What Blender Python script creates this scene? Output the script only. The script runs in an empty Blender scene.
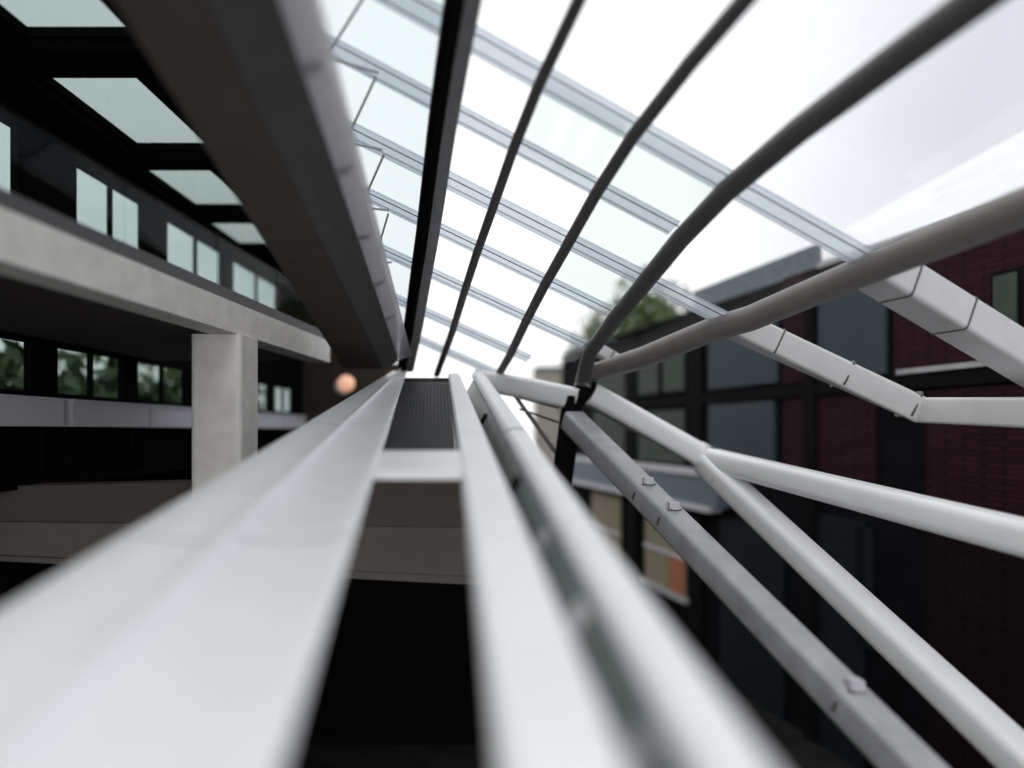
import bpy, bmesh, math, random
from mathutils import Vector
C = bpy.context.scene.collection
random.seed(4)
EYE = 6.0                       # camera height above the courtyard floor
HYP = math.hypot(.26, 1)
E1 = Vector((-.26/HYP, 1/HYP, 0))    # along the arch of the glass roof
E2 = Vector((1/HYP, .26/HYP, 0))     # across it, towards the street facade

# ---------------------------------------------------------------- materials
def mat(name, col, rough=.5, metal=0., noise=0., nscale=6., spec=.5, bump=0.):
    m = bpy.data.materials.new(name); m.use_nodes = True
    nt = m.node_tree; b = nt.nodes['Principled BSDF']
    b.inputs['Base Color'].default_value = (*col, 1)
    b.inputs['Roughness'].default_value = rough
    b.inputs['Metallic'].default_value = metal
    b.inputs['Specular IOR Level'].default_value = spec
    if noise or bump:
        tc = nt.nodes.new('ShaderNodeTexCoord'); n = nt.nodes.new('ShaderNodeTexNoise')
        n.inputs['Scale'].default_value = nscale; n.inputs['Detail'].default_value = 5
        nt.links.new(tc.outputs['Object'], n.inputs['Vector'])
        if noise:
            r = nt.nodes.new('ShaderNodeValToRGB')
            r.color_ramp.elements[0].position = .3; r.color_ramp.elements[1].position = .7
            r.color_ramp.elements[0].color = (*[c*(1-noise) for c in col], 1)
            r.color_ramp.elements[1].color = (*[min(1, c*(1+noise)) for c in col], 1)
            nt.links.new(n.outputs['Fac'], r.inputs['Fac']); nt.links.new(r.outputs['Color'], b.inputs['Base Color'])
        if bump:
            bp = nt.nodes.new('ShaderNodeBump'); bp.inputs['Strength'].default_value = bump
            nt.links.new(n.outputs['Fac'], bp.inputs['Height']); nt.links.new(bp.outputs['Normal'], b.inputs['Normal'])
    return m

def brick(name, c1, c2, mortar, scale):
    m = mat(name, c1, .8, spec=.06); nt = m.node_tree; b = nt.nodes['Principled BSDF']
    tc = nt.nodes.new('ShaderNodeTexCoord'); mp = nt.nodes.new('ShaderNodeMapping'); t = nt.nodes.new('ShaderNodeTexBrick')
    mp.inputs['Rotation'].default_value = (math.pi/2, 0, 0)
    t.inputs['Scale'].default_value = scale
    t.inputs['Color1'].default_value = (*c1, 1); t.inputs['Color2'].default_value = (*c2, 1); t.inputs['Mortar'].default_value = (*mortar, 1)
    t.inputs['Mortar Size'].default_value = .03
    nt.links.new(tc.outputs['Object'], mp.inputs['Vector']); nt.links.new(mp.outputs['Vector'], t.inputs['Vector'])
    nt.links.new(t.outputs['Color'], b.inputs['Base Color'])
    return m

def glass(name, col, ior=1.45, rough=.02, gloss=(1, 1, 1), graze=.96):
    m = bpy.data.materials.new(name); m.use_nodes = True
    nt = m.node_tree; nt.nodes.clear()
    o = nt.nodes.new('ShaderNodeOutputMaterial'); mx = nt.nodes.new('ShaderNodeMixShader')
    lw = nt.nodes.new('ShaderNodeLayerWeight'); lw.inputs['Blend'].default_value = .5      # Schlick reflectance, same from both sides
    pw = nt.nodes.new('ShaderNodeMath'); pw.operation = 'POWER'; pw.inputs[1].default_value = 5
    f = nt.nodes.new('ShaderNodeMath'); f.operation = 'MULTIPLY_ADD'
    r0 = ((ior-1)/(ior+1))**2; f.inputs[1].default_value = graze-r0; f.inputs[2].default_value = r0
    nt.links.new(lw.outputs['Facing'], pw.inputs[0]); nt.links.new(pw.outputs[0], f.inputs[0])
    t = nt.nodes.new('ShaderNodeBsdfTransparent'); t.inputs['Color'].default_value = (*col, 1)
    g = nt.nodes.new('ShaderNodeBsdfGlossy'); g.inputs['Roughness'].default_value = rough; g.inputs['Color'].default_value = (*gloss, 1)
    nt.links.new(f.outputs[0], mx.inputs[0]); nt.links.new(t.outputs[0], mx.inputs[1]); nt.links.new(g.outputs[0], mx.inputs[2])
    nt.links.new(mx.outputs[0], o.inputs['Surface'])
    return m

def frosted(name, tr, col, mix):
    m = bpy.data.materials.new(name); m.use_nodes = True
    nt = m.node_tree; nt.nodes.clear()
    o = nt.nodes.new('ShaderNodeOutputMaterial'); mx = nt.nodes.new('ShaderNodeMixShader'); mx.inputs[0].default_value = mix
    t = nt.nodes.new('ShaderNodeBsdfTransparent'); t.inputs['Color'].default_value = (*tr, 1)
    d = nt.nodes.new('ShaderNodeBsdfTranslucent'); d.inputs['Color'].default_value = (*col, 1)
    nt.links.new(t.outputs[0], mx.inputs[1]); nt.links.new(d.outputs[0], mx.inputs[2]); nt.links.new(mx.outputs[0], o.inputs['Surface'])
    return m

M = dict(
    white=mat('white_paint', (.87, .88, .895), .38, noise=.03, nscale=3),
    tube=mat('pale_grey_paint', (.62, .62, .63), .42, noise=.04, nscale=4),
    dark=mat('charcoal_paint', (.085, .08, .078), .45, noise=.1),
    hip=mat('warm_grey_paint', (.19, .175, .165), .4, noise=.05),
    black=mat('black_steel', (.007, .007, .008), .7, spec=.02),
    beam=mat('dark_box_steel', (.24, .24, .245), .4, noise=.15, nscale=9),
    dull=mat('dull_grey_steel', (.36, .365, .38), .4, noise=.15, nscale=5),
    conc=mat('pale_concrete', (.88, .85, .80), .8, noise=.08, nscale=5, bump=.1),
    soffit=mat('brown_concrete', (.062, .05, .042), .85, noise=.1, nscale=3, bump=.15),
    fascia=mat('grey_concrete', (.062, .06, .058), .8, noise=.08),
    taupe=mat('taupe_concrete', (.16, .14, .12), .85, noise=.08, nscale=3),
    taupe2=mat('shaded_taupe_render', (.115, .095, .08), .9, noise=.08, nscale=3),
    gutter=frosted('pale_translucent_sheet', (.78, .75, .77), (.88, .85, .87), .6),
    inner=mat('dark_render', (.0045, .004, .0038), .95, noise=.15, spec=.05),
    ground=mat('dark_paving', (.016, .016, .017), .95, noise=.3, nscale=2, spec=.05),
    panel=mat('charcoal_grating', (.02, .021, .024), .6, noise=.15, spec=.2),
    rubber=mat('dark_gasket', (.10, .10, .105), .5),
    brown=mat('brown_wall', (.05, .036, .026), .9, noise=.2),
    purple=brick('plum_brick', (.034, .0105, .017), (.025, .0085, .0135), (.015, .006, .009), 3.2),  # plum, slate and teal colours lowered to carry the courtyard's shade
    purple_shaded=brick('shaded_plum_brick', (.013, .006, .009), (.010, .005, .007), (.006, .004, .005), 3.2),  # same brick with the shade low in the courtyard put into its colour
    slate=mat('slate_blue_panel', (.036, .052, .064), .6, noise=.12, nscale=2, spec=.15),
    wallb=mat('court_shade_facade', (.005, .0055, .007), .9, noise=.25, nscale=2, spec=.05),  # deep courtyard shade worked into the wall's base colour
    blind=mat('green_grey_blind', (.05, .066, .055), .7, noise=.15, nscale=3, spec=.15),
    teal=mat('deep_teal_panel', (.007, .012, .014), .6, noise=.2, spec=.1),
    band=mat('blue_grey_balcony', (.095, .13, .165), .5, noise=.05),
    edge=mat('pale_edge_trim', (.52, .52, .56), .5),
    cream=mat('cream_curtain', (.22, .19, .13), .8, noise=.2),
    orange=mat('orange_curtain', (.34, .12, .055), .8, noise=.15),
    attic=mat('pale_metal_roof', (.86, .87, .90), .5, noise=.04),
    mansard=mat('slate_roof', (.11, .14, .16), .6, noise=.2),
    leaf=mat('leaf_green', (.10, .15, .055), .6, noise=.5, nscale=1.5),
    bark=mat('bark', (.06, .045, .035), .9, noise=.3),
    sill=mat('lilac_white_enamel', (.82, .82, .88), .4),
    far=mat('distant_render', (.35, .32, .28), .8, noise=.1),
    pane=glass('clear_roof_glass', (.985, .99, .995)),
    pane2=glass('green_tint_glass', (.86, .89, .885)),
    pane3=glass('blue_tint_glass', (.825, .86, .87)),
    dimglass=glass('dim_tinted_glass', (.60, .66, .65)),
    upglass=glass('pale_tinted_glass', (.70, .75, .74)),
    railglass=glass('balustrade_glass', (.84, .88, .875), 1.2, 0, (1, 1, 1), .16),
    edgeglass=mat('sea_green_laminated_glass', (.17, .205, .195), .3, noise=.15, nscale=3),
    fin=frosted('frosted_fin', (.775, .80, .83), (.8, .84, .88), .33),
)
lampm = bpy.data.materials.new('warm_globe'); lampm.use_nodes = True
_b = lampm.node_tree.nodes['Principled BSDF']
_b.inputs['Base Color'].default_value = (.8, .55, .42, 1)
_b.inputs['Emission Color'].default_value = (1, .52, .33, 1); _b.inputs['Emission Strength'].default_value = .62
M['globe'] = lampm

# ---------------------------------------------------------------- helpers
def V(x, d, h):                       # metres right of / in front of / above the eye
    return Vector((x, d, h + EYE))
def add_hull(bm, a, b):               # loft between two rings of equal length, capped
    va = [bm.verts.new(p) for p in a]; vb = [bm.verts.new(p) for p in b]; n = len(a)
    for i in range(n):
        bm.faces.new((va[i], va[(i+1) % n], vb[(i+1) % n], vb[i]))
    bm.faces.new(va[::-1]); bm.faces.new(vb)
def add_box(bm, p, q):
    (x0, y0, z0), (x1, y1, z1) = p, q
    add_hull(bm, [Vector((x0, y0, z0)), Vector((x1, y0, z0)), Vector((x1, y0, z1)), Vector((x0, y0, z1))],
             [Vector((x0, y1, z0)), Vector((x1, y1, z0)), Vector((x1, y1, z1)), Vector((x0, y1, z1))])
def frame_axes(t, up):
    s = t.cross(up).normalized(); return s, s.cross(t).normalized()
def add_sweep(bm, path, prof, up=Vector((0, 0, 1))):
    rings = []
    for i, p in enumerate(path):
        if i == 0: t = path[1]-path[0]
        elif i == len(path)-1: t = path[-1]-path[-2]
        else: t = (path[i]-path[i-1]).normalized() + (path[i+1]-path[i]).normalized()
        t = t.normalized()
        s, u = frame_axes(t, up)
        k = 1.
        if 0 < i < len(path)-1:
            k = 1/max(.6, t.dot((path[i]-path[i-1]).normalized()))
        rings.append([bm.verts.new(p + s*a*k + u*b) for a, b in prof])
    n = len(prof)
    for a, b in zip(rings, rings[1:]):
        for i in range(n):
            bm.faces.new((a[i], a[(i+1) % n], b[(i+1) % n], b[i]))
    bm.faces.new(rings[0][::-1]); bm.faces.new(rings[-1])
def circ(r, n=20, ry=None):
    return [(r*math.cos(2*math.pi*i/n), (ry or r)*math.sin(2*math.pi*i/n)) for i in range(n)]
def rbox(w, h, r, n=4):
    out = []
    for cx, cy, a0 in ((w/2-r, h/2-r, 0), (-w/2+r, h/2-r, 90), (-w/2+r, -h/2+r, 180), (w/2-r, -h/2+r, 270)):
        for i in range(n+1):
            a = math.radians(a0+90*i/n); out.append((cx+r*math.cos(a), cy+r*math.sin(a)))
    return out
def obj(name, bm, m, parent=None, smooth=False):
    bmesh.ops.recalc_face_normals(bm, faces=bm.faces)
    me = bpy.data.meshes.new(name); bm.to_mesh(me); bm.free()
    me.materials.append(m)
    if smooth:
        me.shade_smooth(); me.set_sharp_from_angle(angle=math.radians(40))
    o = bpy.data.objects.new(name, me); C.objects.link(o)
    if parent: o.parent = parent; o.matrix_parent_inverse = parent.matrix_world.inverted()
    return o
def tag(o, label, cat, group=None):
    o['label'] = label; o['category'] = cat
    if 'kind' not in o: o['kind'] = 'thing'
    if group: o['group'] = group
    return o
def struct(o, label, cat):
    o['kind'] = 'structure'; return tag(o, label, cat)
def thing(name, loc, label, cat, group=None):
    o = bpy.data.objects.new(name, None); o.empty_display_size = .2; C.objects.link(o); o.location = loc
    bpy.context.view_layer.update()
    return tag(o, label, cat, group)
def sweep(name, path, prof, m, parent=None, smooth=True, up=Vector((0, 0, 1))):
    bm = bmesh.new(); add_sweep(bm, path, prof, up); return obj(name, bm, m, parent, smooth)
def boxes(name, m, parent, *bb):
    bm = bmesh.new()
    for p, q in bb: add_box(bm, p, q)
    return obj(name, bm, m, parent)
def ring(name, a, b, t, r, m, parent, w=.05):   # collar round a tube, at fraction t of a-b
    c = a.lerp(b, t); dv = (b-a).normalized()*w
    return sweep(name, [c-dv, c+dv], circ(r), m, parent)

# ---------------------------------------------------------------- camera, sky
cam = bpy.data.cameras.new('camera'); co = bpy.data.objects.new('camera', cam); C.objects.link(co)
co.location = (0, 0, EYE); co.rotation_euler = (math.pi/2, 0, 0)
cam.sensor_width = 36; cam.lens = 683/1024*36; cam.shift_y = 46/1024
cam.dof.use_dof = True; cam.dof.focus_distance = 7.2; cam.dof.aperture_fstop = .185
cam.clip_start = .05
bpy.context.scene.camera = co
w = bpy.data.worlds.new('overcast'); bpy.context.scene.world = w; w.use_nodes = True
nt = w.node_tree; bg = nt.nodes['Background']
tc = nt.nodes.new('ShaderNodeTexCoord'); nz = nt.nodes.new('ShaderNodeTexNoise'); rp_ = nt.nodes.new('ShaderNodeValToRGB')
nz.inputs['Scale'].default_value = 1.6; nz.inputs['Detail'].default_value = 3
rp_.color_ramp.elements[0].position = .52; rp_.color_ramp.elements[1].position = .80
rp_.color_ramp.elements[0].color = (1, 1, 1, 1); rp_.color_ramp.elements[1].color = (.60, .615, .66, 1)
nt.links.new(tc.outputs['Generated'], nz.inputs['Vector']); 
sx = nt.nodes.new('ShaderNodeSeparateXYZ'); ma = nt.nodes.new('ShaderNodeMath'); ma.operation = 'MULTIPLY_ADD'; ma.inputs[1].default_value = .5
nt.links.new(tc.outputs['Generated'], sx.inputs[0]); nt.links.new(nz.outputs['Fac'], ma.inputs[0]); nt.links.new(sx.outputs['X'], ma.inputs[2])
nt.links.new(ma.outputs[0], rp_.inputs['Fac'])
nt.links.new(rp_.outputs['Color'], bg.inputs['Color']); bg.inputs['Strength'].default_value = 1.36
sc = bpy.context.scene
vs = sc.view_settings; vs.view_transform = 'Standard'; vs.look = 'None'; vs.exposure = 0; vs.gamma = 1; vs.use_curve_mapping = False
sc.cycles.transparent_max_bounces = 32; sc.cycles.max_bounces = 10
sc.cycles.caustics_reflective = False; sc.cycles.caustics_refractive = False

# ---------------------------------------------------------------- glass roof
PROF = [(.5, 2.86), (1, 2.84), (2, 2.80), (3.2, 2.74), (4, 2.69), (4.8, 2.6), (5.58, 2.42), (6.36, 2.16), (7.12, 1.92), (7.9, 1.63),
        (8.68, 1.3), (9.46, 1.05), (9.85, .92), (10.3, .78)]
def zp(t):
    for (a, za), (b, zb) in zip(PROF, PROF[1:]):
        if t <= b: return za+(zb-za)*(t-a)/(b-a)
    return PROF[-1][1]
def roof(t, e, off=0.):
    p = E1*t + E2*e
    return V(p.x, p.y, zp(t)-(e-1.478)*.4066 + off)
NODE = V(.93, 8.9, .55)              # joint where ribs, hip, edge beam and tubes meet
ST = [4.90, 5.67, 6.45, 7.2, 7.96, 8.72, 9.48]
def lin(tab, t):
    for (a, ea), (b, eb) in zip(tab, tab[1:]):
        if t <= b: return ea+(eb-ea)*(t-a)/(b-a)
    return tab[-1][1]
L0 = [(.5, .72), (3.5, .80), (4.54, .86), (5.42, .896), (7.2, .98), (10, 1.05)]
L3E = [(.5, 3.06), (8.3, 3.064), (10, 3.064)]
HIP = [(1, 4.55), (3.57, 4.48), (4.93, 4.42), (6.17, 4.13), (6.58, 3.95), (7.58, 3.62), (8.4, 3.2), (8.6, 3.1)]
LEFT = [(1, -.95), (3, -.65), (5, -.3), (7, .12), (9, .60), (10, .80)]
TS = [1, 2, 3.2, 4] + ST

def rib(label, es, r, tend, m, last=None):
    path = [roof(t, es if not isinstance(es, list) else lin(es, t)) for t in TS if t < tend]
    path.append(last or roof(tend, es))
    o = sweep('roof_rib', path, circ(r), m)
    return tag(o, label, 'roof rib', 'curved ribs of the glass roof')
rib('thinnest dark curved rib of the glass roof, next to the black box beam', 1.478, .045, 10.15, M['dark'])
rib('dark curved middle rib of the glass roof between a thinner and a thicker one', 2.235, .055, 10.0, M['dark'])
r3 = rib('thick dark curved rib of the glass roof running down to the steel joint', 3.064, .09, 8.15, M['dark'], NODE+Vector((-.02, -.02, .08)))
# hip tube
hp = [roof(t, e) for t, e in HIP[:-1]] + [NODE]
hip = tag(sweep('hip_tube', hp, circ(.132, 24), M['hip']), 'thickest warm grey tube edging the glass roof, sloping down to the joint', 'steel tube')
# box beam
bt = thing('box_beam', roof(4.5, .86), 'black steel box beam running under the glass roof beside the white gutter', 'beam')
path = [roof(t, lin(L0, t), -.06) for t in [1.5, 3.2, 4] + ST + [10.1]]
sweep('web', path, rbox(.15, .22, .02), M['beam'], bt)
sweep('lower_flange', [p+Vector((-.07, 0, -.115)) for p in path], rbox(.06, .03, .01), M['black'], bt)
sweep('cable_tray', [p+Vector((-.115, 0, .02)) for p in path], rbox(.07, .12, .01), M['black'], bt)

ORD = ['first', 'second', 'third', 'fourth', 'fifth', 'sixth', 'seventh', 'eighth']
# frosted glass fins
for i, t in enumerate(ST):
    e0 = lin(LEFT, t)
    e1_ = 4.5 if i == 0 else 4.2 if i == 2 else 3.0 if t < 8.3 else (2.3 + (.2 if t < 9 else 0))
    a, b = roof(t, e0, .075), roof(t, e1_, .075)
    f = sweep('roof_fin', [a, b], rbox(.23 if i in (0, 2) else .195, .03, .01, 2), M['fin'], smooth=False, up=Vector((0, .35, 1)))
    tag(f, 'frosted glass fin crossing the roof ribs, %s row counted from the front' % ORD[i], 'glass fin', 'frosted fins across the glass roof')
    bm = bmesh.new()
    for s in (-.09, .09):
        dn = E1*s
        add_sweep(bm, [a+dn+Vector((0, 0, -.012)), b+dn+Vector((0, 0, -.012))], circ(.006, 8))
    g = obj('gasket', bm, M['rubber'], f)
# panes
COLS = [('between white gutter and black box beam', lambda t: lin(LEFT, t), lambda t: lin(L0, t), M['pane3']),
        ('between the black box beam and the thinnest rib', lambda t: lin(L0, t), lambda t: 1.478, M['pane']),
        ('between the thinnest and the middle rib', lambda t: 1.478, lambda t: 2.235, M['pane']),
        ('between the middle and the thickest rib', lambda t: 2.235, lambda t: 3.064, M['pane'])]
def pane(ta, tb, ea, eb, m, label):
    bm = bmesh.new()
    ts = [ta]+[t for t in (2, 3.2, 4) if ta < t < tb]+[tb]
    ring_ = lambda t: [roof(t, ea(t)+.02, .105), roof(t, eb(t)-.02, .105), roof(t, eb(t)-.02, .117), roof(t, ea(t)+.02, .117)]
    for a, b in zip(ts, ts[1:]):
        add_hull(bm, ring_(a), ring_(b))
    bmesh.ops.remove_doubles(bm, verts=bm.verts, dist=1e-5)
    # keep only the lower skin thickness once: a pane is a thin closed slab
    return tag(obj('glass_sheet', bm, m), label, 'glass pane', 'panes of the glass roof')
edges = [1.2] + ST + [9.85]
for c, (txt, ea, eb, m) in enumerate(COLS):
    for i, (ta, tb) in enumerate(zip(edges, edges[1:])):
        if c == 3 and ta > 8.3: continue
        mm = m
        if c == 3 and i in (1, 2, 3): mm = M['pane2']
        if c == 2 and i == 1: mm = M['pane2']
        pane(ta+.01, tb-.01, ea, eb, mm, '%s glass sheet from the front %s' % (ORD[i], txt))
hipcol = [(1.2, 4.90), (4.90, 6.45), (6.45, 7.96)]
for i, (ta, tb) in enumerate(hipcol):
    pane(ta+.01, tb-.01, lambda t: 3.064, lambda t: lin(HIP, t), M['pane'], '%s glass sheet from the front between thickest rib and hip tube' % ORD[i])

# rafters of pale tube that go on past the hip and bend at the eaves
def bent_tube(name, path, r, label, collars, m=M['tube']):
    o = thing(name, path[0], label, 'steel tube')
    sweep('tube_run', path, rbox(2*r, 1.7*r, .22*r), m, o)
    for k, t in collars:
        a, b = path[k], path[k+1]; c = a.lerp(b, t); dv = (b-a).normalized()*.01
        sweep('joint_seam', [c-dv, c+dv], rbox(2*r+.012, 1.7*r+.012, .22*r), M['rubber'], o)
    return o
def back(p, k=1.07):                 # the eave tubes lie above the hip tube, a little further out
    e = Vector((0, 0, EYE)); return e+(p-e)*k
Fp = [back(p) for p in (roof(4.85, 4.42, .0), roof(4.93, 6.9, -.03), roof(4.98, 8.25, -.05))]
bent_tube('eave_tube', Fp, .195, 'pale grey tube crossing the hip tube high up, in front of plum brick', [(0, .12), (0, .36)])
Ep = [back(roof(6.36, 4.05, .0)), V(4.6, 7.66, .22), V(5.0, 6.3, .155), V(5.4, 4.6, .08), V(5.95, 2.2, -.03)]
bent_tube('eave_tube', Ep, .17, 'pale grey tube that crosses under the hip tube and bends level beside plum brick', [(0, .22), (0, .58), (0, .93)])
far2 = [back(roof(7.9, 3.1, .05)), back(roof(7.9, 3.5, .0))]
bent_tube('eave_tube', far2, .09, 'short pale grey tube tucked between the thick rib and the hip tube', [(0, .5)])

# ---------------------------------------------------------------- white steel in the middle
def rl(x0, sl, d, dz=0): return V(x0+sl*d, d, -1+.19*d+dz)     # on the climbing plane of the rails
eb = thing('edge_beam', V(-.45, 9.7, .7), 'white steel beam closing the roof end between the handrail and the joint', 'beam')
sweep('beam_run', [V(-.5, 9.72, .72), V(.2, 9.35, .57), NODE+Vector((-.05, .0, -.16))], rbox(.2, .3, .07), M['white'], eb)
nd = thing('steel_joint', NODE, 'dark steel joint where roof ribs and white tubes meet', 'joint')
bm = bmesh.new(); bmesh.ops.create_uvsphere(bm, u_segments=20, v_segments=12, radius=.15)
for v in bm.verts: v.co += NODE+Vector((.02, .05, -.08))
obj('hub', bm, M['black'], nd, True)
N2 = V(2.66, 9.35, -.38)
ring('collar', NODE, N2, .05, .15, M['black'], nd, .04)
ct = thing('bent_tube', NODE, 'white tube from the joint, bent at a collar and sweeping flatter past dark brick', 'steel tube')
Np = NODE+Vector((.08, .0, -.08))
sweep('tube_run', [Np, N2, N2.lerp(V(4.35, 5.2, -.93), 1.0), N2.lerp(V(4.35, 5.2, -.93), 1.9)], rbox(.33, .30, .09), M['white'], ct)
ring('joint_collar', Np, N2, .96, .175, M['tube'], ct, .07)
ring('joint_seam', N2, V(3.4, 6.6, -.72), .03, .172, M['rubber'], ct, .015)
bt2 = thing('brace_tube', N2, 'white tube branching off the collar and falling steeply towards the courtyard', 'steel tube')
D1 = N2+Vector((-.03, -.06, -.06)); D2 = V(4.1, 5.3, -2.7)
sweep('tube_run', [D1, D1.lerp(D2, .5), D1.lerp(D2, 1.6)], rbox(.34, .31, .09), M['white'], bt2)
ring('end_collar', D1, D2, .09, .178, M['tube'], bt2, .012)
lt = thing('reflection_tube', V(.8, 8.7, .1), 'added grey tube in place of a handrail reflection, falling steeply below the joint', 'steel tube')
G0, G1 = V(.78, 8.75, .12), V(2.75, 4.4, -2.35)  # tube added to stand for the handrail's reflection in the balustrade glass
sweep('tube_run', [G0, G0.lerp(G1, .5), G0.lerp(G1, 1.35)], rbox(.30, .26, .05), M['dull'], lt)
for t in (.33, .42, .86):
    ring('bolt_collar', G0, G1, t, .158, M['rubber'], lt, .015)
    p = G0.lerp(G1, t)+Vector((.02, -.04, .14))
    boxes('bolt_lug', M['edge'], lt, (p-Vector((.05, .05, .02)), p+Vector((.05, .05, .05))))
pt = thing('strut', V(.7, 8.85, -.9), 'short black steel strut dropping from the joint behind the handrail', 'post')
sweep('shaft', [NODE+Vector((-.13, .05, -.12)), V(.6, 8.85, -1.0)], rbox(.24, .2, .03), M['black'], pt)
boxes('base_plate', M['black'], pt, (V(.42, 8.65, -1.04), V(.8, 9.05, -.99)))

# parapet capping
def cap_ring(d):
    out, rid, right = -1.7, -1.03-.057*d, -.322-.1205*d
    L = lambda a, b, f: a+(b-a)*f
    k = max(.25, (right-rid)/.7)
    pts = [(out, -.16), (out, -.03), (L(out, rid, .12), 0), (L(out, rid, .45), -.02), (L(out, rid, .72), -.05), (L(out, rid, .93), -.035*1), (rid, .015),
           (L(rid, right, .05), .0), (L(rid, right, .12), -.03), (L(rid, right, .45), -.045), (L(rid, right, .74), -.03), (L(rid, right, .88), 0), (right-.012, 0), (right, -.012), (right-.04, -.16)]
    return [rl(x, 0, d, z*k if z > -.1 else z) for x, z in pts]
pc = thing('parapet_capping', rl(-1.2, 0, 3), 'broad white metal parapet capping with a raised ridge, tapering away', 'parapet')
bm = bmesh.new(); ds = [.45, 1, 2, 3.5, 5, 7, 9.7]
rings = [[bm.verts.new(p) for p in cap_ring(d)] for d in ds]
n = len(rings[0])
for a, b in zip(rings, rings[1:]):
    for i in range(n): bm.faces.new((a[i], a[(i+1) % n], b[(i+1) % n], b[i]))
bm.faces.new(rings[0][::-1]); bm.faces.new(rings[-1])
obj('capping_sheet', bm, M['white'], pc, True)
sweep('ridge_seam', [rl(-1.03, -.057, d, .012*max(.25, (.768-.074*d)/.7)+.004) for d in (.45, 3, 6, 9.6)], circ(.02, 10), M['white'], pc)
for d in (2.9, 5.6):
    bm = bmesh.new(); r = cap_ring(d); r2 = cap_ring(d+.02); up = Vector((0, 0, .003))
    for i in range(1, 12):
        bm.faces.new([bm.verts.new(r[i]+up), bm.verts.new(r[i+1]+up), bm.verts.new(r2[i+1]+up), bm.verts.new(r2[i]+up)])
    bmesh.ops.remove_doubles(bm, verts=bm.verts, dist=1e-5)
    s = bmesh.ops.extrude_face_region(bm, geom=bm.faces[:])
    for v in s['geom']:
        if isinstance(v, bmesh.types.BMVert): v.co.z -= .006
    obj('sheet_joint', bm, M['edge'], pc)

def flat_rail(name, xl, sl, xr, sr, d0, d1, th, m, parent, bev=.02, dz=0):
    bm = bmesh.new()
    def rg(d):
        a, b = xl+sl*d, xr+sr*d; bv = bev
        return [rl(a, 0, d, -th+dz), rl(a, 0, d, -bv+dz), rl(a+bv, 0, d, dz), rl(b-bv, 0, d, dz), rl(b, 0, d, -bv+dz), rl(b, 0, d, -th+dz)]
    add_hull(bm, rg(d0), rg(d1)); return obj(name, bm, m, parent)
sr = thing('flat_rail', rl(.1, 0, 2), 'flat white steel rail beside the open slot, next to the glass balustrade', 'rail')
flat_rail('rail_bar', .138, -.108, .435, -.123, .5, 9.3, .12, M['white'], sr)
flat_rail('end_cap', .138, -.108, .435, -.123, 9.3, 9.36, .14, M['tube'], sr)
bm = bmesh.new()
d0, d1 = 4.02, 4.62
a = [rl(-.262-.05, -.131, d0, -.055), rl(.117+.05, -.1055, d0, -.055), rl(.117+.05, -.1055, d0+.02, -.012), rl(-.262-.05, -.131, d0+.02, -.012)]
b = [rl(-.262-.05, -.131, d1, -.09), rl(.117+.05, -.1055, d1, -.09), rl(.117+.05, -.1055, d1-.02, -.012), rl(-.262-.05, -.131, d1-.02, -.012)]
add_hull(bm, a, b)
tag(obj('cross_bar', bm, M['white']), 'white cross bar bridging the dark slot between capping and flat rail', 'cross bar')
gp = thing('grating_panel', rl(-.7, 0, 6), 'charcoal metal grating filling the far part of the slot', 'grating')
bm = bmesh.new()
for k in range(16):
    f0, f1 = k/16, (k+.86)/16
    def edge(d, f, z): return rl((-.262-.131*d)*(1-f)+(.117-.1055*d)*f, 0, d, z)
    add_hull(bm, [edge(4.63, f0, -.06), edge(4.63, f1, -.06), edge(4.63, f1, -.03), edge(4.63, f0, -.03)], [edge(8.7, f0, -.06), edge(8.7, f1, -.06), edge(8.7, f1, -.03), edge(8.7, f0, -.03)])
obj('grating_bar', bm, M['panel'], gp)
flat_rail('backing_plate', -.262, -.131, .117, -.1055, 4.63, 8.75, .03, M['black'], gp, .005, -.062)
flat_rail('end_plate', -.262, -.131, .117, -.1055, 8.75, 8.9, .05, M['panel'], gp, .01, -.01)
# glass balustrade + handrail
hr = thing('handrail', rl(.5, 0, 2), 'rounded white handrail running above the green glass strip', 'handrail')
hpth = [rl(.672, -.12, d, -.055) for d in (.5, 1.5, 3, 4.6, 7, 9.5)]
sweep('rail_tube', hpth, rbox(.178, .125, .06, 6), M['white'], hr)
ring('sleeve_joint', rl(.665, -.12, 5.2, -.055), rl(.665, -.12, 5.4, -.055), .5, .01, M['edge'], hr, .01)
sweep('sleeve', [rl(.665, -.12, 5.25, -.055), rl(.665, -.12, 5.33, -.055)], rbox(.186, .133, .064, 6), M['edge'], hr)
gl = thing('balustrade', rl(.55, 0, 2, -.5), 'sea green glass balustrade strip clamped under the white handrail', 'balustrade')
for da, db in ((.5, 2.0), (2.02, 4.35), (4.37, 6.7), (6.72, 9.2)):
    add = bmesh.new()
    f = lambda d, o, z: rl(.64+o+.55*min(0, z), -.1225, d, z)
    add_hull(add, [f(da, 0, -.45), f(da, .012, -.45), f(da, .012, -.08), f(da, 0, -.08)], [f(db, 0, -.45), f(db, .012, -.45), f(db, .012, -.08), f(db, 0, -.08)])
    obj('glass_panel', add, M['edgeglass'], gl)
for d in (1.75, 2.5, 3.3, 4.3, 6.7):
    add = bmesh.new()
    f = lambda d, o, z: rl(.64+o+.55*z, -.1225, d, z)
    add_hull(add, [f(d-.06, -.02, -.24), f(d-.06, .035, -.24), f(d-.06, .035, -.12), f(d-.06, -.02, -.12)], [f(d+.06, -.02, -.24), f(d+.06, .035, -.24), f(d+.06, .035, -.12), f(d+.06, -.02, -.12)])
    obj('clamp', add, M['black'] if d > 4 else M['tube'] if d == 2.5 else M['dull'], gl)
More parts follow.
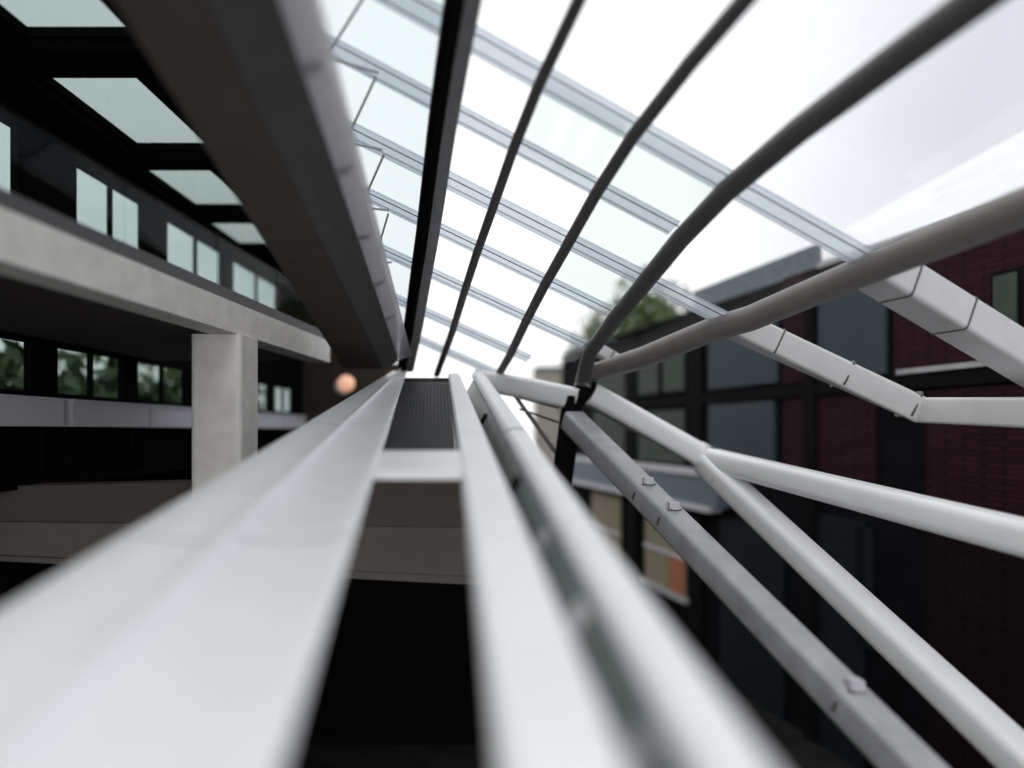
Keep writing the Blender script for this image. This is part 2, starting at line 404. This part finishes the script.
# ---------------------------------------------------------------- concrete overhead and gallery
def sof(d): return .857+.168*(9-d)
def soff_ring(d):
    xr = -1.535+.076*(9-d); xl = -2.25+.085*(9-d); z = sof(d); g = .19+.012*(9-d)
    return [V(xl, d, z), V(xr-g, d, z), V(xr, d, z+.13), V(xr, d, z+.75), V(xl, d, z+.75)]
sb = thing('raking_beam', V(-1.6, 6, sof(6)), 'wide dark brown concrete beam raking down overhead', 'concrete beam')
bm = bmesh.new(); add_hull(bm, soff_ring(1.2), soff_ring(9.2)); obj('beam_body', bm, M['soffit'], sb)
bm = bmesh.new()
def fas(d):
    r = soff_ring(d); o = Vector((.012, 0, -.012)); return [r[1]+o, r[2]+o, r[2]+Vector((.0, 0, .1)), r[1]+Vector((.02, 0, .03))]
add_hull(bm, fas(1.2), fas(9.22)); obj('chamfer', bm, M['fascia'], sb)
bm = bmesh.new()
gr_ = lambda d: [V(-1.535+.076*(9-d)+a, d, sof(d)+b) for a, b in ((.012, .145), (.19, .20), (.19, .215), (.012, .16))]
add_hull(bm, gr_(1.2), gr_(9.3))
gu = thing('roof_gutter', V(-1.4, 6, 1.6), 'pale milky gutter strip between the brown concrete beam and the glass roof', 'gutter')
obj('gutter_trough', bm, M['gutter'], gu)
for d in (3.6, 4.6, 5.6, 6.6, 7.6):
    bm = bmesh.new()
    a = [V(-1.535+.076*(9-d)+q, d, sof(d)+z) for q, z in ((.01, .14), (.12, .21), (.12, .24), (.01, .17))]
    add_hull(bm, a, [p+Vector((-.006, .06, -.01)) for p in a]); obj('gutter_clip', bm, M['dull'], gu)
# glazing stays: thin struts under the glass beside the gutter
for i, (t, e) in enumerate(((4.9, .25), (5.7, .33), (6.5, .45), (7.3, .55))):
    bm = bmesh.new()
    q = roof(t, e, .05); a = roof(t+.75, lin(LEFT, t)+.25, -.05); b = roof(t+.75, e+.1, .05)
    add_sweep(bm, [q, a], circ(.011, 10)); add_sweep(bm, [a, b], circ(.011, 10))
    tag(obj('glazing_stay', bm, M['tube']), 'thin grey steel stay under the panes beside the gutter, %s from the front' % ORD[i], 'stay', 'glazing stays by the gutter')

def gx(d): return -3.0+.0508*(d-4)      # front line of the gallery
sl = thing('gallery_slab', V(-4, 6, 1.15), 'pale concrete balcony slab edge of the upper gallery above the column', 'balcony slab')
bm = bmesh.new()
gs = lambda d: [V(-5.6, d, 1.0), V(gx(d)-.3, d, 1.0), V(gx(d), d, 1.0), V(gx(d), d, 1.32), V(-5.6, d, 1.32)]
bm2 = bmesh.new()
fr = lambda d: [V(gx(d)-.3, d, .998), V(gx(d), d, .998), V(gx(d), d, 1.31), V(gx(d)-.3, d, 1.31)]
add_hull(bm2, fr(.8), fr(10.1)); obj('slab_edge', bm2, M['conc'], sl)
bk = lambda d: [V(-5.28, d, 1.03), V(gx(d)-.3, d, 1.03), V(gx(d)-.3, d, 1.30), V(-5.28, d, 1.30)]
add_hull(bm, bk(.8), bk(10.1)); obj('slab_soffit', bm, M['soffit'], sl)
gb = thing('gallery_balustrade', V(-2.9, 6, 1.32), 'dark reflective glass balustrade standing on the concrete balcony slab', 'balustrade')
sh = lambda d: [V(gx(d)-.16, d, 1.312), V(gx(d)-.04, d, 1.312), V(gx(d)-.04, d, 1.44), V(gx(d)-.16, d, 1.44)]
bm = bmesh.new(); add_hull(bm, sh(.8), sh(9.9)); obj('base_shoe', bm, M['rubber'], gb)
for da in [.85+1.5*k for k in range(6)]:
    db = da+1.48; bm = bmesh.new()
    p = lambda d: [V(gx(d)-.11, d, 1.44), V(gx(d)-.09, d, 1.44), V(gx(d)-.09, d, 1.95), V(gx(d)-.11, d, 1.95)]
    add_hull(bm, p(da), p(db)); obj('glass_panel', bm, M['railglass'], gb)
tr_ = lambda d: [V(gx(d)-.112, d, 1.95), V(gx(d)-.088, d, 1.95), V(gx(d)-.088, d, 1.965), V(gx(d)-.112, d, 1.965)]
bm = bmesh.new(); add_hull(bm, tr_(.8), tr_(9.9)); obj('top_rail', bm, M['black'], gb)

cl = thing('column', V(-3.05, 7.2, -2), 'pale square concrete column under the balcony slab', 'column')
bm = bmesh.new(); add_sweep(bm, [V(-3.06, 7.3, -6), V(-3.06, 7.3, .99)], rbox(.52, .52, .05), Vector((0, 1, 0))); obj('shaft', bm, M['conc'], cl)
boxes('plinth', M['taupe'], cl, (V(-3.45, 6.97, -6), V(-2.79, 7.63, -5.7)))

# upper gallery ceiling with rooflights
CH = 3.4
lights = [(-3.8, 4.3, 6.1), (-4.17, 6.6, 8.55), (-4.5, 8.95, 10.85), (-4.7, 11.25, 13.1)]
bm = bmesh.new(); prev = .5; xl, xr = -5.55, -3.1
for cx, a, b in lights:
    add_box(bm, V(xl, prev, CH), V(xr, a, CH+.12))
    add_box(bm, V(xl, a, CH), V(cx-.54, b, CH+.12)); add_box(bm, V(cx+.54, a, CH), V(xr, b, CH+.12)); prev = b
add_box(bm, V(xl, prev, CH), V(xr, 13.4, CH+.12)); add_box(bm, V(xl, 13.4, CH), V(-3.6, 17.29, CH+.12))
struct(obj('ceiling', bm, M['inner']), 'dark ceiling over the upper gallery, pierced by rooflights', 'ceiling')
for i, (cx, a, b) in enumerate(lights):
    wdw = thing('rooflight', V(cx, (a+b)/2, CH), 'pale rooflight in the dark gallery ceiling, %s from the front' % ORD[i], 'rooflight', 'rooflights over the gallery')
    boxes('frame', M['black'], wdw, (V(cx-.56, a-.03, CH+.10), V(cx-.5, b+.03, CH+.18)), (V(cx+.5, a-.03, CH+.10), V(cx+.56, b+.03, CH+.18)),
          (V(cx-.5, a-.03, CH+.10), V(cx+.5, a+.04, CH+.18)), (V(cx-.5, b-.04, CH+.10), V(cx+.5, b+.03, CH+.18)))
    boxes('pane', M['dimglass'], wdw, (V(cx-.5, a+.04, CH+.13), V(cx+.5, b-.04, CH+.145)))
# back wall with window openings
WX = -5.3
low = [(5.9, 7.6), (7.95, 9.4), (9.67, 11.2), (11.5, 13.2), (13.55, 15.0), (15.3, 16.6)]
upw = [(5.4, 7.4), (8.3, 9.9), (10.5, 12.6), (13.0, 15.6)]
def wall_x(bm, x0, x1, d0, d1, z0, z1, holes, h0, h1):
    add_box(bm, V(x0, d0, z0), V(x1, d1, h0)); add_box(bm, V(x0, d0, h1), V(x1, d1, z1)); p = d0
    for a, b in holes:
        add_box(bm, V(x0, p, h0), V(x1, a, h1)); p = b
    add_box(bm, V(x0, p, h0), V(x1, d1, h1))
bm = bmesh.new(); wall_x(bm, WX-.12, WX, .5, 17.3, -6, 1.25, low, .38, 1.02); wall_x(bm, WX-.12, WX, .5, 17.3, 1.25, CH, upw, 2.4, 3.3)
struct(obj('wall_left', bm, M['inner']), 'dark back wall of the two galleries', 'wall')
n = 0
for tier, holes, h0, h1, gm in (('lower', low, .38, 1.02, M['dimglass']), ('upper', upw, 2.4, 3.3, M['upglass'])):
    for i, (a, b) in enumerate(holes):
        n += 1
        wd = thing('window_%d' % n, V(WX-.06, (a+b)/2, h0), 'dim window in the %s gallery back wall, %s from the front' % (tier, ORD[i]), 'window')
        wd['kind'] = 'structure'
        boxes('frame', M['black'], wd, (V(WX-.1, a, h0), V(WX-.02, a+.05, h1)), (V(WX-.1, b-.05, h0), V(WX-.02, b, h1)),
              (V(WX-.1, a+.05, h0), V(WX-.02, b-.05, h0+.05)), (V(WX-.1, a+.05, h1-.05), V(WX-.02, b-.05, h1)), (V(WX-.09, (a+b)/2-.02, h0+.05), V(WX-.03, (a+b)/2+.02, h1-.05)))
        boxes('pane', gm, wd, (V(WX-.067, a+.05, h0+.05), V(WX-.055, b-.05, h1-.05)))
        if tier == 'lower':
            s = thing('radiator_cover', V(WX+.15, (a+b)/2, .05), 'long lilac white radiator cover under the lower gallery windows, %s from the front' % ORD[i], 'radiator cover', 'radiator covers in the lower gallery')
            boxes('casing', M['sill'], s, (V(WX+.01, a-.1, .04), V(WX+.25, b+.1, .33)))
            boxes('leg', M['black'], s, (V(WX+.05, a, -.55), V(WX+.1, a+.06, .04)))
            boxes('leg', M['black'], s, (V(WX+.05, b-.06, -.55), V(WX+.1, b, .04)))
            boxes('top_ledge', M['sill'], s, (V(WX+.005, a-.12, .33), V(WX+.28, b+.12, .355)))
bm = bmesh.new(); add_box(bm, V(-5.45, 17.3, 1.7), V(-3.6, 17.6, CH+.12)); add_box(bm, V(-5.45, 17.3, -6), V(-2.75, 17.6, 1.7)); struct(obj('wall_far', bm, M['brown']), 'dark brown end wall behind the globe lamp', 'wall')
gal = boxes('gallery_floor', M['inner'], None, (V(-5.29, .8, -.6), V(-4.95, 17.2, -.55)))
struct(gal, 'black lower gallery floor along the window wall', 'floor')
lp = thing('globe_lamp', V(-4.0, 16.5, 1.1), 'small glowing peach globe lamp on the dark brown end wall', 'lamp')
bm = bmesh.new(); bmesh.ops.create_uvsphere(bm, u_segments=24, v_segments=14, radius=.2)
for v in bm.verts: v.co += V(-3.98, 16.4, 1.12)
obj('globe', bm, M['globe'], lp, True)
sweep('bracket_arm', [V(-4.02, 17.28, 1.05), V(-4.02, 16.6, 1.05)], circ(.03), M['dull'], lp)
sweep('shade_cup', [V(-4.12, 16.55, 1.02), V(-4.06, 16.44, 1.06)], circ(.2, 20), M['dull'], lp)
# lower transverse beam
tb = thing('floor_beam', V(-3, 10, -1.5), 'taupe concrete floor beam crossing below the white rails', 'concrete beam')
def tbx(x): return 9.0+.45*x
def taper(z, x): return -.52+(z+.52)*(1+.1*x)          # the beam is shallower at the gallery wall
def q(x, z0, z1, o):
    a, b = taper(z0, x), taper(z1, x)
    return [V(x, tbx(x)+o, a), V(x, tbx(x)+.5, a), V(x, tbx(x)+.5, b), V(x, tbx(x)+o, b)]
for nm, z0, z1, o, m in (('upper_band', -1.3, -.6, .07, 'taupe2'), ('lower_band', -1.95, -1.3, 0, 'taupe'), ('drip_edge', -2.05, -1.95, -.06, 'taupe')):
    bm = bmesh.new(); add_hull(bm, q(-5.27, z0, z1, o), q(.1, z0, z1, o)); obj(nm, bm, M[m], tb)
bm = bmesh.new(); add_box(bm, (-60, -12, -.3), (70, 120, 0)); struct(obj('ground', bm, M['ground']), 'black courtyard paving far below', 'ground')
# dark undercroft walls keep the hall below the rails enclosed
bm = bmesh.new(); add_box(bm, V(-6, 13.0, -6), V(.3, 13.3, -.8)); struct(obj('wall_undercroft', bm, M['inner']), 'black undercroft wall below the floor beam', 'wall')

# ---------------------------------------------------------------- street facade opposite
def fp(t, e, z):
    p = E1*t+E2*e; return V(p.x, p.y, z)
def add_fbox(bm, t0, t1, e0, e1, z0, z1):
    add_hull(bm, [fp(t0, e0, z0), fp(t0, e1, z0), fp(t0, e1, z1), fp(t0, e0, z1)], [fp(t1, e0, z0), fp(t1, e1, z0), fp(t1, e1, z1), fp(t1, e0, z1)])
bld = thing('apartment_building', fp(12, 9.3, -6), 'dark plum and slate building facing the glass roof across the courtyard', 'building')
def fb(name, m, *bb):
    bm = bmesh.new()
    for b in bb: add_fbox(bm, *b)
    return obj(name, bm, m, bld)
fb('wall', M['wallb'], (3, 26.5, 9.0, 10.6, -6, 3.1))
for b in ((3, 7.1, 8.95, 9, -1.2, 3.12), (7.1, 9.35, 8.95, 9, .8, 3.12), (7.1, 8.7, 8.95, 9, -1.2, .62), (9.75, 12.2, 8.95, 9, -1.0, .62), (11.5, 12.25, 8.95, 9, .95, 3.12)):
    fb('brick_panel', M['purple'], b)
for b in ((3, 7.1, 8.95, 9, -6, -1.3), (7.1, 8.7, 8.95, 9, -6, -1.3)):
    fb('shaded_brick_panel', M['purple_shaded'], b)  # lower brick, its courtyard shade painted in
for b in ((9.5, 11.15, 8.93, 9, .95, 2.75), (12.4, 15.1, 8.93, 9, 1.0, 2.7), (12.5, 15.1, 8.93, 9, -.9, .62)):
    fb('slate_panel', M['slate'], b)
fb('transom_band', M['black'], (3, 26.5, 8.9, 9, .66, .9))
fb('transom_trim', M['dull'], (3, 9.2, 8.86, 8.95, .9, .98))
for t in (11.2, 15.35, 19.2):
    fb('post', M['black'], (t, t+.3 if t < 15 else t+.7, 8.88, 9, -6, 3.1))
for (a, b, z0, z1) in ((16.2, 17.5, 1.0, 2.5), (17.7, 19.1, 1.0, 2.5), (16.2, 19.1, -.95, .6), (20.0, 22.8, -.95, 2.3), (7.15, 7.6, 1.25, 2.2)):
    wn = fb('window', M['black'], (a, b, 8.93, 8.99, z0, z1))
    bm = bmesh.new(); add_fbox(bm, a+.06, b-.06, 8.9, 8.93, z0+.06, z1-.06); o = obj('blind', bm, M['blind'], wn)
for (a, b, z0, z1) in ((12.2, 14.6, -6, -2.1), (10.0, 11.6, -6, -1.6), (9.8, 10.2, -3.8, -1.7)):
    fb('teal_panel', M['teal'], (a, b, 8.95, 9, z0, z1))
bal = fb('balcony', M['band'], (14.3, 26.5, 8.7, 9, -1.85, -1.12))
bm = bmesh.new(); add_fbox(bm, 14.2, 26.5, 8.62, 9, -1.12, -.98); obj('top_trim', bm, M['edge'], bal)
bm = bmesh.new(); add_fbox(bm, 14.6, 26.5, 8.62, 9, -1.98, -1.85); obj('bottom_trim', bm, M['edge'], bal)
def curtained(a, b, z0, z1, kind):
    wn = fb('curtained_window', M['black'], (a-.1, b+.1, 8.9, 8.99, z0-.12, z1+.1))
    bm = bmesh.new(); add_fbox(bm, a, b, 8.86, 8.9, z0, z1); obj('net_curtain', bm, M['cream'], wn)
    if kind:
        bm = bmesh.new(); add_fbox(bm, a+.05, a+.95, 8.83, 8.86, z0, z0+.95); obj('orange_curtain', bm, M['orange'], wn)
    bm = bmesh.new(); add_fbox(bm, a, b, 8.82, 8.9, z0+.95, z0+1.03); obj('glazing_bar', bm, M['edge'], wn)
    bm = bmesh.new(); add_fbox(bm, a-.15, b+.15, 8.75, 8.95, z0-.16, z0-.02); obj('sill', bm, M['dull'], wn)
curtained(16.1, 18.5, -4.35, -2.6, 1)
curtained(20.3, 22.8, -4.35, -2.2, 0)
bm = bmesh.new()
rr = lambda t, zr: [fp(t, 9.15, 3.12), fp(t, 14.5, 3.12), fp(t, 12.0, zr)]
add_hull(bm, rr(3, 6.1), rr(16.4, 4.45)); obj('pitched_roof', bm, M['attic'], bld)
fb('mansard_roof', M['mansard'], (11.3, 16.0, 9.02, 9.14, 3.1, 3.6))
fb('roof_edge', M['dull'], (3, 11.2, 8.96, 9.14, 3.1, 3.2))

# trees beyond the facade and outside the gallery windows
def tree(base, h, r, nleaf, label, group):
    t = thing('tree', base, label, 'tree', group)
    sweep('trunk', [base, base+Vector((.1, 0, h*.35)), base+Vector((0, .1, h*.75))], circ(.13, 10), M['bark'], t)
    bm = bmesh.new()
    for _ in range(nleaf):
        c = Vector((random.gauss(0, .42), random.gauss(0, .42), random.gauss(0, .38)))
        if c.length > 1.1: c = c.normalized()*1.1
        p = base+Vector((c.x*r, c.y*r, h*.7+c.z*h*.34))
        s = random.uniform(.16, .34)
        a = Vector((random.uniform(-1, 1), random.uniform(-1, 1), random.uniform(-1, 1))).normalized(); b = a.orthogonal().normalized()
        q = a.cross(b)*.25*s
        bm.faces.new([bm.verts.new(p+a*s), bm.verts.new(p+b*s*.45+q), bm.verts.new(p-a*s), bm.verts.new(p-b*s*.45+q)])
    obj('crown', bm, M['leaf'], t)
for i, (t, e, h, r) in enumerate(((28, 13.7, 12.6, 2.1), (33, 13.6, 11.8, 2.1))):
    p = E1*t+E2*e
    tree(Vector((p.x, p.y, 0)), h, r, 4500, 'leafy tree rising behind the dark building, %s along the street' % ORD[i], 'trees behind the building')
for i, d in enumerate((8.0, 11.6, 15.2, 18.8, 22.4, 26)):
    tree(Vector((-9.6-.25*i, d, 0)), 7.6, 1.7, 2600, 'dim green tree outside the gallery windows, %s from the front' % ORD[i], 'trees outside the gallery')
gf = thing('wire_lattice', V(.2, 9.6, .3), 'small frame of thin dark bars under the white edge beam beside the black strut', 'lattice')
fa, fb_, fc = V(.05, 9.4, .46), V(.62, 9.1, .30), V(.62, 9.1, -.35)
sweep('top_bar', [fa, fb_], circ(.018, 8), M['black'], gf)
sweep('middle_bar', [fa+Vector((.05, 0, -.17)), fb_+Vector((0, 0, -.2))], circ(.014, 8), M['black'], gf)
sweep('sloping_bar', [fa, fc], circ(.03, 8), M['rubber'], gf)
db = thing('distant_building', V(2.6, 46, -6), 'small taupe building far off beyond the white edge beam', 'building')
boxes('wall', M['far'], db, (V(1.6, 46, -6), V(4.2, 52, 4.0)))
boxes('roof', M['mansard'], db, (V(1.5, 45.9, 4.0), V(4.3, 52.1, 4.3)))
